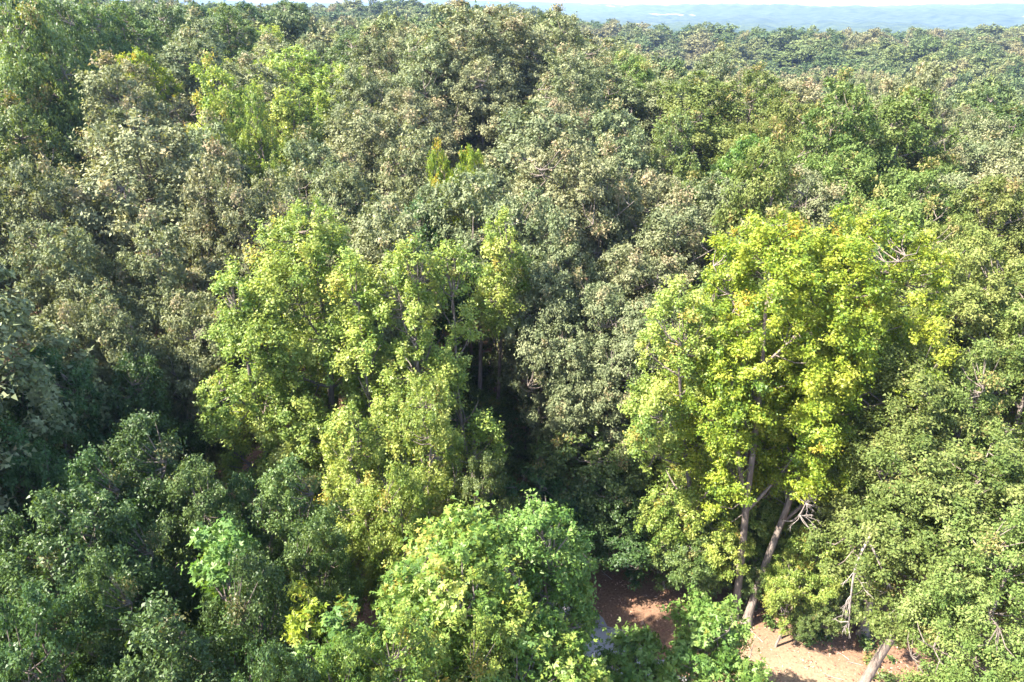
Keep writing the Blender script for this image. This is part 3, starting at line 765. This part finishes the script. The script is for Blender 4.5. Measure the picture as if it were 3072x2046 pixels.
# --- fill: the rest of the individual trees, from the near gaps to the valley
rng = np.random.default_rng(99)
fill = []
n_ind = 300 - NTREE + 10
tries = 0
cand = []
while tries < 60000 and len(cand) < 1400:
    tries += 1
    Y = 38 + 262 * rng.random() ** 1.2
    X = rng.uniform(-.86, .86) * (Y + 8)
    rr = rng.uniform(3.9, 6.6)
    ok = not (abs(X + .039 * Y) < 4.2 and Y < 72)
    for (px_, py_, pr_, ph_) in PLACED:
        if abs(px_ - X) < 7 and abs(py_ - Y) < 7 and (px_ - X) ** 2 + (py_ - Y) ** 2 < (.64 * (pr_ + rr)) ** 2: ok = False; break
    if not ok: continue
    PLACED.append((X, Y, rr, 0)); cand.append((Y, X, rr))
cand.sort()
rest_pts = []
for q, (Y, X, rr) in enumerate(cand):
    z0 = float(terr(X, Y))
    zone = math.sin(X * .045 + 1.2) + .8 * math.sin(Y * .037 + X * .02) + rng.normal(0, .6)
    right = X > 12
    h = float(np.clip(rng.normal(22.2 if right else 23.0, 2.6), 16, 28))
    lim = 33.6 - 4.5 * rng.random() - (.016 * Y if -.27 < X / Y < -.11 else 0)
    h = max(13.0, min(h, lim - z0))
    if q >= n_ind:
        rest_pts.append((X, Y, z0, rr / 4.8, h / 20.)); continue
    if right: lm = 'olive' if zone > .5 else ('oak' if zone > -.35 else ('russet' if zone > -.8 else 'green'))
    else: lm = 'oak' if zone > .2 else ('russet' if zone > -.5 else ('green' if zone > -1.1 else 'maple'))
    key = {'green': 'mid_round', 'maple': 'mid_spire'}.get(lm, 'mid_oak_' + 'abc'[int(rng.integers(3))])
    ms, ph_, pr = PRO[key]
    lab, grp, kind = SP[lm]
    place(kind, ms, (X, Y, z0 - .05), rng.uniform(0, 6.28), (rr / pr, rr / pr, h / ph_), lab, grp, MAT[lm])

# --- the far wood: one mass of trees to the foot of the hills
pts = list(rest_pts)
Y0 = 300.0
while Y0 < 1100:
    sp = 10.4 + 3.0 * min(1, Y0 / 1000)
    nrow = int(1.72 * Y0 / sp)
    X = (np.linspace(-.86, .86, nrow) * Y0) + rng.normal(0, sp * .35, nrow)
    Yj = Y0 + rng.normal(0, sp * .3, nrow)
    keep = rng.random(nrow) > .06
    zr = terr(X, Yj)
    for a_, b_, c_, kq in zip(X, Yj, zr, keep):
        if kq: pts.append((a_, b_, c_, (.6 + .95 * rng.random() ** 1.3) * sp / 7.6, rng.uniform(.62, 1.28)))
    Y0 += sp * .82
pts = np.array(pts)
fm = bpy.data.meshes.new('far_wood')
fm.vertices.add(len(pts)); fm.vertices.foreach_set('co', np.ascontiguousarray(pts[:, :3], np.float32).ravel())
for an, k in (('wide', 3), ('tall', 4)):
    aa = fm.attributes.new(an, 'FLOAT', 'POINT'); aa.data.foreach_set('value', np.ascontiguousarray(pts[:, k], np.float32))
fw = obj('far_wood', fm)
tag(fw, 'mixed green wood running away to the blue hills', 'wood', kind='stuff')
srcs = []
for k in range(5):       # five individual trees at the near edge of the far wood lend it their crowns
    x_, y_, z_, w_, h_ = pts[k]
    e = place('tree', PRO['far_%d' % k][0], (x_, y_, z_), 0, (w_, w_, h_), 'mixed green tree at the near edge of the far wood', 'trees at the edge of the far wood')
    srcs.append([c for c in e.children if c.name.startswith('crown')][0])
ng = bpy.data.node_groups.new('far_wood', 'GeometryNodeTree')
ng.interface.new_socket('Geometry', in_out='INPUT', socket_type='NodeSocketGeometry')
ng.interface.new_socket('Geometry', in_out='OUTPUT', socket_type='NodeSocketGeometry')
N, Lk = ng.nodes, ng.links
gi, go = N.new('NodeGroupInput'), N.new('NodeGroupOutput')
jn = N.new('GeometryNodeJoinGeometry')
for s in srcs:
    oi = N.new('GeometryNodeObjectInfo'); oi.transform_space = 'ORIGINAL'; oi.inputs['Object'].default_value = s; oi.inputs['As Instance'].default_value = True
    Lk.new(oi.outputs['Geometry'], jn.inputs[0])
ip = N.new('GeometryNodeInstanceOnPoints'); ip.inputs['Pick Instance'].default_value = True
ri = N.new('FunctionNodeRandomValue'); ri.data_type = 'INT'; ri.inputs[4].default_value = 0; ri.inputs[5].default_value = 4
rv = N.new('FunctionNodeRandomValue'); rv.data_type = 'FLOAT_VECTOR'; rv.inputs[0].default_value = (0, 0, 0); rv.inputs[1].default_value = (0, 0, 6.28)
na, nb = N.new('GeometryNodeInputNamedAttribute'), N.new('GeometryNodeInputNamedAttribute')
na.data_type = nb.data_type = 'FLOAT'; na.inputs[0].default_value = 'wide'; nb.inputs[0].default_value = 'tall'
cb = N.new('ShaderNodeCombineXYZ')
Lk.new(na.outputs[0], cb.inputs[0]); Lk.new(na.outputs[0], cb.inputs[1]); Lk.new(nb.outputs[0], cb.inputs[2])
Lk.new(gi.outputs[0], ip.inputs['Points']); Lk.new(jn.outputs[0], ip.inputs['Instance'])
Lk.new(ri.outputs[2], ip.inputs['Instance Index']); Lk.new(rv.outputs[0], ip.inputs['Rotation']); Lk.new(cb.outputs[0], ip.inputs['Scale'])
Lk.new(ip.outputs[0], go.inputs[0])
md = fw.modifiers.new('far_wood', 'NODES'); md.node_group = ng

# ------------------------------------------------------------------ dead wood, poles, fallen twigs
def path_tube(pts, r0, r1, sides=6, sub=4):
    pts = np.array([tuple(p) for p in pts], float)
    t = np.linspace(0, len(pts) - 1, (len(pts) - 1) * sub + 1)
    Q = np.stack([np.interp(t, range(len(pts)), pts[:, k]) for k in range(3)], 1)
    for _ in range(2): Q[1:-1] = (Q[:-2] + 2 * Q[1:-1] + Q[2:]) / 4
    return tube(Q, np.linspace(r0, r1, len(Q)), sides)


def twigs(rng, base, dirn, n, length, spread, r=.018, droop=0.0):
    out = []
    for _ in range(n):
        d = np.array(dirn) + rng.normal(0, spread, 3); d /= np.linalg.norm(d)
        l = length * rng.uniform(.5, 1.1)
        p = [np.array(base)]
        for k in range(4):
            d = d + rng.normal(0, .18, 3) - np.array([0, 0, droop]); d /= np.linalg.norm(d)
            p.append(p[-1] + d * l / 4)
            if k in (1, 2):
                e = d + rng.normal(0, .6, 3); e /= np.linalg.norm(e)
                out.append(tube([p[-1], p[-1] + e * l * .15, p[-1] + e * l * .32 + rng.normal(0, .03, 3)], [r * .55, r * .45, r * .2], 4))
        out.append(tube(p, np.linspace(r, r * .3, 5), 4))
    return out


rg = np.random.default_rng(5)


def dead_thing(name, label, main, forks, cat, mat='dead', group=None):
    """main limb and forks are parts of their own: thing > limb, branch"""
    e = link(bpy.data.objects.new(name, None)); e.location = tuple(main[0][0]); e.empty_display_size = .3
    tag(e, label, cat, group)
    o0 = np.array(tuple(main[0][0]))
    V, Q = join([path_tube(*main)]); obj('limb', mesh_np('limb', V - o0, Q, MAT[mat], smooth=True), e)
    for f in forks:
        V, Q = join(f); obj('branch', mesh_np('branch', V - o0, Q, MAT[mat], smooth=True), e)
    return e


# the hanging broken branch in front of the leaning trunk
Yb = 24.4
A = [P3(905, 529, Yb + .3), P3(875, 529, Yb), P3(862, 550, Yb - .2), P3(854, 572, Yb - .3), P3(851, 595, Yb - .3), P3(849, 622, Yb - .2)]
B = [P3(868, 538, Yb - .1), P3(878, 560, Yb - .4), P3(888, 583, Yb - .5), P3(895, 604, Yb - .4)]
dead_thing('dead_branch', 'pale broken dead branch hanging beside the thick leaning trunk', (A, .085, .03, 7),
           [[path_tube(B, .06, .02)], twigs(rg, A[-2], (0, 0, -1), 6, 1.6, .35), twigs(rg, A[-1], (0, 0, -1), 8, 1.0, .4), twigs(rg, B[-2], (.4, 0, -1), 6, 1.7, .3), twigs(rg, A[3], (.5, -.2, -.8), 3, 1.8, .2, .03)], 'branch')
# the grey bundle of dead twigs by the second yellow trunk
A = [P3(782, 520, 30.3), P3(792, 522, 29.2), P3(800, 515, 28.6), P3(806, 503, 28.3)]
dead_thing('dead_branch', 'grey brush of dead twigs sticking out beside the two bare trunks', (A, .06, .03, 6),
           [twigs(rg, A[-1], (.1, -.1, .5), 14, 1.35, .6, .022), twigs(rg, A[-2], (.4, -.2, -.5), 7, 1.3, .5, .022)], 'branch')
# bare stems in the dark hollow beside the maple
gq = P3(196, 440, 34.5)
A = [Vector((gq.x, gq.y, float(terr(gq.x, gq.y)))), P3(196, 470, 34.3), P3(190, 425, 34.1), P3(183, 402, 34.0), P3(177, 376, 33.9)]
dead_thing('dead_tree', 'bare pale dead tree in the dark hollow beside the big bright maple', (A, .10, .03, 7),
           [twigs(rg, A[-1], (0, -.1, .7), 7, 1.5, .55, .02), twigs(rg, A[-2], (-.6, -.1, .6), 6, 1.8, .45, .02), twigs(rg, A[-3], (-.7, 0, .3), 5, 1.8, .4, .02), twigs(rg, A[-2], (.6, -.2, .5), 4, 1.4, .4, .02)], 'tree')
# leaning poles
for (u0, v0), (u1, v1), dY, r, lab in (((775, 647), (800, 586), .9, .075, 'thin bare pole leaning over the edge of the sandy clearing'),
                                        ((560, 505), (580, 448), .4, .07, 'thin pale bare stem leaning in the dark gap behind the clearing'),
                                        ((697, 590), (676, 520), -.6, .11, 'dark bare stem leaning at the shady back of the clearing')):
    g0 = at_z(u0, v0); p1 = P3(u1, v1, g0.y + dY)
    md_ = (g0 + p1) / 2 + Vector((.08, 0, 0))
    dead_thing('leaning_pole', lab, ([g0 - Vector((0, 0, .1)), md_, p1], r, r * .55, 7), [twigs(rg, p1, (.3, 0, .8), 2, .9, .3, .03)], 'pole', 'bark_pale' if r < .1 else 'bark_dark')
# the broken snag and the red barrel beyond the oaks
sp_ = at_z(977, 508)
dead_thing('broken_snag', 'broken pale snag with one thick stub beside the red barrel', ([sp_, P3(977, 488, sp_.y), P3(974, 466, sp_.y)], .16, .11, 7),
           [[path_tube([P3(975, 474, sp_.y), P3(984, 463, sp_.y - .2), P3(993, 452, sp_.y - .4)], .13, .09)], twigs(rg, P3(976, 478, sp_.y), (.5, -.2, -.2), 3, .8, .3)], 'tree')
# fallen twigs and branches on the clearing
for k in range(40):
    u_, v_ = rg.uniform(600, 890), rg.uniform(572, 690)
    q = at_z(u_, v_); a_ = rg.uniform(0, 3.14); l_ = rg.uniform(.5, 1.6)
    d_ = np.array([math.cos(a_), math.sin(a_), 0]); o0 = np.array([0, 0, .03])
    pr_ = [o0 - d_ * l_ / 2, o0 + rg.normal(0, .05, 3) * (1, 1, .2), o0 + d_ * l_ / 2 + np.array([0, 0, .02])]
    sde = np.array([-d_[1], d_[0], .15])
    V, Q = join([path_tube(pr_, .022, .008, 5, 3), tube([pr_[1], pr_[1] + (d_ + sde) * l_ * .14, pr_[1] + (d_ * 1.3 + sde) * l_ * .22], [.014, .01, .004], 4)])
    t_ = obj('fallen_twig', mesh_np('fallen_twig', V, Q, MAT['dead' if k % 3 else 'bark_dark'], smooth=True))
    t_.location = (q.x, q.y, 0)
    tag(t_, 'fallen grey twig lying on the reddish clearing soil' if k % 3 else 'fallen dark twig lying on the reddish clearing soil', 'twig', 'fallen grey twigs on the clearing' if k % 3 else 'fallen dark twigs on the clearing')
# fallen leaves
nl = 60000
lx = rg.uniform(-3, 30, nl); ly = rg.uniform(20, 46, nl)
kp = rg.random(nl) < .12 + .5 * sstep(.1, .9, np.sin(lx * 1.9 + np.sin(ly * 1.1) * 2) * np.sin(ly * 2.3 + lx * .7) + .4 * np.sin(lx * 5 + ly * 3))
lx, ly = lx[kp], ly[kp]; nl = len(lx)
a_ = rg.uniform(0, 6.28, nl); ls = rg.uniform(.04, .10, nl)
t_ = np.stack([np.cos(a_), np.sin(a_), rg.uniform(-.2, .5, nl)], 1) * ls[:, None]; b_ = np.stack([-np.sin(a_), np.cos(a_), rg.uniform(-.3, .3, nl)], 1) * ls[:, None] * .45
c_ = np.stack([lx, ly, terr(lx, ly) + .035], 1)
Vl = np.stack([c_ - t_, c_ + b_, c_ + t_, c_ - b_], 1).reshape(-1, 3); Vl[:, 2] = np.maximum(Vl[:, 2], .006)
tag(obj('fallen_leaves', mesh_np('fallen_leaves', Vl, np.arange(nl * 4).reshape(-1, 4), MAT['litter'], dict(tint=rg.random(nl), turned=(rg.random(nl) < .2).astype(float)))),
    'brown fallen leaves scattered over the clearing soil', 'leaves', kind='stuff')

nw = 150
wc = []
while len(wc) < nw:
    u_, v_ = rg.uniform(560, 960), rg.uniform(470, 690)
    q = at_z(u_, v_)
    if math.hypot(q.x - 15.6, q.y - 24.3) < 4.2 or (600 < u_ < 700 and v_ > 560): continue
    wc.append((q.x, q.y, float(terr(q.x, q.y)) + .15))
wc = np.array(wc)
Vw, Fw, tw, uw = leaf_cloud(wc, np.tile([[0, 0, 1.0]], (nw, 1)), rg.uniform(.25, .6, nw), .13, rg, flat=.7, lai=.8, turned_p=.08)
Vw[:, 2] = np.maximum(Vw[:, 2], .01)
tag(obj('weeds', mesh_np('weeds', Vw, Fw, MAT['green'], dict(tint=tw, turned=uw))), 'low green weeds and seedlings under the bare trunks', 'weeds', kind='stuff')

# ------------------------------------------------------------------ things half hidden in the wood
import bmesh
def bm_obj(name, bm, mat, parent):
    me = bpy.data.meshes.new(name); bm.to_mesh(me); bm.free(); me.materials.append(mat)
    return obj(name, me, parent)


def prism(prof, y0, y1, inset=0.0):
    bm = bmesh.new()
    a_ = [bm.verts.new((x, y0 + (inset if z > .95 else 0), z)) for x, z in prof]; b_ = [bm.verts.new((x, y1 - (inset if z > .95 else 0), z)) for x, z in prof]
    bm.faces.new(a_[::-1]); bm.faces.new(b_)
    for k in range(len(prof)):
        bm.faces.new((a_[k], a_[(k + 1) % len(prof)], b_[(k + 1) % len(prof)], b_[k]))
    bmesh.ops.recalc_face_normals(bm, faces=bm.faces)
    bmesh.ops.bevel(bm, geom=[e for e in bm.edges if e.calc_length() > .9], offset=.05, segments=2, affect='EDGES')
    return bm


def car(loc, rz, paint, label):
    e = link(bpy.data.objects.new('parked_car', None)); e.location = loc; e.rotation_euler = (0, 0, rz); tag(e, label, 'car')
    prof = [(-2.2, .35), (-2.25, .75), (-2.1, .98), (-1.7, 1.02), (-1.25, 1.42), (.45, 1.46), (1.05, 1.0), (2.0, .9), (2.22, .7), (2.2, .35)]
    bm_obj('body', prism(prof, -.88, .88, .14), paint, e)
    gl = MAT['glass']
    for sgn in (-1, 1):
        bm = bmesh.new()
        y = sgn * .80
        vs = [bm.verts.new(p) for p in ((-1.35, y + sgn * .075, 1.03), (.85, y + sgn * .075, 1.03), (.35, y + sgn * .0, 1.38), (-1.1, y + sgn * .0, 1.36))]
        bm.faces.new(vs); bm_obj('side_window', bm, gl, e)
    for q in (((.52, 1.42), (1.0, 1.045)), ((-1.28, 1.40), (-1.68, 1.05))):
        (x1, z1), (x2, z2) = q; s_ = 1 if x2 > x1 else -1
        bm = bmesh.new(); vs = [bm.verts.new(p) for p in ((x1 + s_ * .03, -.62, z1 + .03), (x1 + s_ * .03, .62, z1 + .03), (x2 + s_ * .03, .7, z2 + .03), (x2 + s_ * .03, -.7, z2 + .03))]
        bm.faces.new(vs); bm_obj('windscreen' if s_ > 0 else 'rear_window', bm, gl, e)
    for x in (-1.35, 1.35):
        for y in (-.86, .86):
            V, Q = tube([(0, -.11, 0), (0, -.1, 0), (0, .1, 0), (0, .11, 0)], [.24, .32, .32, .24], 16)
            w = obj('wheel', mesh_np('wheel', V, Q, MAT['rubber'], smooth=True), e); w.location = (x, y, .32)
            V, Q = tube([(0, -.115, 0), (0, -.112, 0), (0, .112, 0), (0, .115, 0)], [.01, .2, .2, .01], 12)
            obj('rim', mesh_np('rim', V, Q, MAT['chrome'], smooth=True), w)
    for y in (-.62, .62):
        for x, nm, mt in ((2.19, 'headlight', 'chrome'), (-2.23, 'tail_light', 'redplastic')):
            bm = bmesh.new(); bmesh.ops.create_cube(bm, size=1); bmesh.ops.scale(bm, vec=(.08, .34, .14), verts=bm.verts)
            o = bm_obj(nm, bm, MAT[mt], e); o.location = (x, y, .74)
    return e


MAT['glass'] = plain_mat('car_glass', (.03, .04, .05), .08, 0, .8, .02)
MAT['rubber'] = plain_mat('tyre_rubber', (.02, .02, .02), .8)
MAT['chrome'] = plain_mat('rim_metal', (.55, .55, .56), .3, .9)
MAT['redplastic'] = plain_mat('red_plastic', (.55, .02, .025), .4)
MAT['bluepaint'] = plain_mat('blue_car_paint', (.03, .13, .42), .25, .1, .6, .03)
MAT['greypaint'] = plain_mat('dark_grey_car_paint', (.09, .11, .13), .25, .2, .6, .03)
for (u, v, rz, pm, lab) in ((486, 272, .5, 'bluepaint', 'blue car parked under the high crowned oaks up the slope'), (473, 288, .9, 'greypaint', 'dark grey car parked below the blue one under the oaks')):
    d = ray(u, v); t = 30.0
    while CAM_Z + d.z * t > float(terr(d.x * t, d.y * t)) + .6 and t < 200: t += .25
    x_, y_ = d.x * t, d.y * t
    car((x_, y_, float(terr(x_, y_)) + .03), rz, MAT[pm], lab)
# red barrel
e = link(bpy.data.objects.new('barrel', None)); bq = at_z(969, 470); tag(e, 'small red plastic barrel standing beside the broken snag', 'barrel')
e.location = (sp_.x - .55, sp_.y + .3, 0)
V, Q = tube([(0, 0, 0), (0, 0, .01), (0, 0, .28), (0, 0, .3), (0, 0, .34), (0, 0, .6), (0, 0, .64), (0, 0, .68), (0, 0, .9), (0, 0, .91)], [.01, .27, .30, .315, .30, .30, .315, .30, .27, .01], 20)
obj('body', mesh_np('barrel_body', V, Q, MAT['redplastic'], smooth=True), e)
V, Q = tube([(.12, 0, .9), (.12, 0, .91), (.12, 0, .94), (.12, 0, .945)], [.05, .05, .045, .005], 10)
obj('cap', mesh_np('barrel_cap', V, Q, MAT['rubber'], smooth=True), e)

# ------------------------------------------------------------------ labels that tell look-alikes apart by what they stand near
LM = [('the big bright maple', -10.8, 33.5), ('the vivid lime twin tops', -5.0, 51.0), ('the forked yellow tree', 13.3, 30.5), ('the slender central tree', -.5, 38.0),
      ('the rusty brown valley tree', 78.0, 150.0), ('the fresh green broad crown', 21.0, 61.0), ('the lime crown left of the oaks', -26.5, 60.0), ('the blue car', -3.0, 70.0),
      ('the tall pale olive oak', 26.5, 37.0), ('the bare dead tree', -14.3, 31.5), ('the tall skyline oak', -6.5, 80.0), ('the far left skyline', -70.0, 110.0), ('the far skyline gap', -45.0, 170.0), ('the valley bottom', 60.0, 210.0), ('the far valley side', 130.0, 170.0), ('the slope above the valley', 35.0, 110.0)]
LM = [q for q in LM if q[0] != 'the lime crown left of the oaks']
ORD = ['', 'second ', 'third ', 'fourth ', 'fifth ', 'sixth ', 'seventh ', 'eighth ', 'ninth ', 'tenth ']
SHORT = {OG: 'grey olive oak', RG: 'browned oak', GG: 'mid green round tree', MG: 'yellow green pointed tree', YG: 'yellowish olive oak', SG: 'shaded dark green tree', UG: None,
         'tall oaks beside the thicket': 'tall oak over the thicket', 'trees at the edge of the far wood': 'mixed green far tree', 'lime yellow crowns among the oaks': 'small lime yellow crown'}
buck = {}
for o in list(bpy.data.objects):
    g_ = o.get('group')
    if o.parent is None and g_ in SHORT:
        nm = SHORT[g_] or ('low ' + {'g': 'mid green', 'd': 'dark', 'y': 'yellow green'}[o['label'].split()[1][0] if o['label'].split()[1] != 'mid' else 'g'] + ' sapling')
        x_, y_ = o.location.x, o.location.y
        lm_ = min(LM, key=lambda q: (q[1] - x_) ** 2 + (q[2] - y_) ** 2)
        buck.setdefault((nm, lm_[0]), []).append(((lm_[1] - x_) ** 2 + (lm_[2] - y_) ** 2, o))
for (nm, ln), lst in buck.items():
    lst.sort(key=lambda q: q[0])
    for k, (_, o) in enumerate(lst):
        if k < len(ORD): o['label'] = '%s, %snearest of its kind to %s' % (nm, ORD[k], ln)
        else:
            o['label'] = '%s, deeper in the wood beyond %s' % (nm, ln); o['group'] = '%ss beyond %s' % (nm, ln)

# ------------------------------------------------------------------ the haze over the far land
V = np.array([(x, y, z) for z in (-75, 130) for y in (-400, 9000) for x in (-9000, 9000)], float)
Fh = np.array([(0, 2, 3, 1), (4, 5, 7, 6), (0, 1, 5, 4), (2, 6, 7, 3), (0, 4, 6, 2), (1, 3, 7, 5)])
hzm, n_, l_, o_ = new_mat('haze')
pv = n_.new('ShaderNodeVolumePrincipled')
pv.inputs['Color'].default_value = (.36, .50, .85, 1)
pv.inputs['Density'].default_value = .00014
pv.inputs['Anisotropy'].default_value = .2
l_.new(pv.outputs[0], o_.inputs['Volume'])
tag(obj('haze', mesh_np('haze', V, Fh, hzm)), 'thin pale blue summer haze over the whole land', kind='stuff')
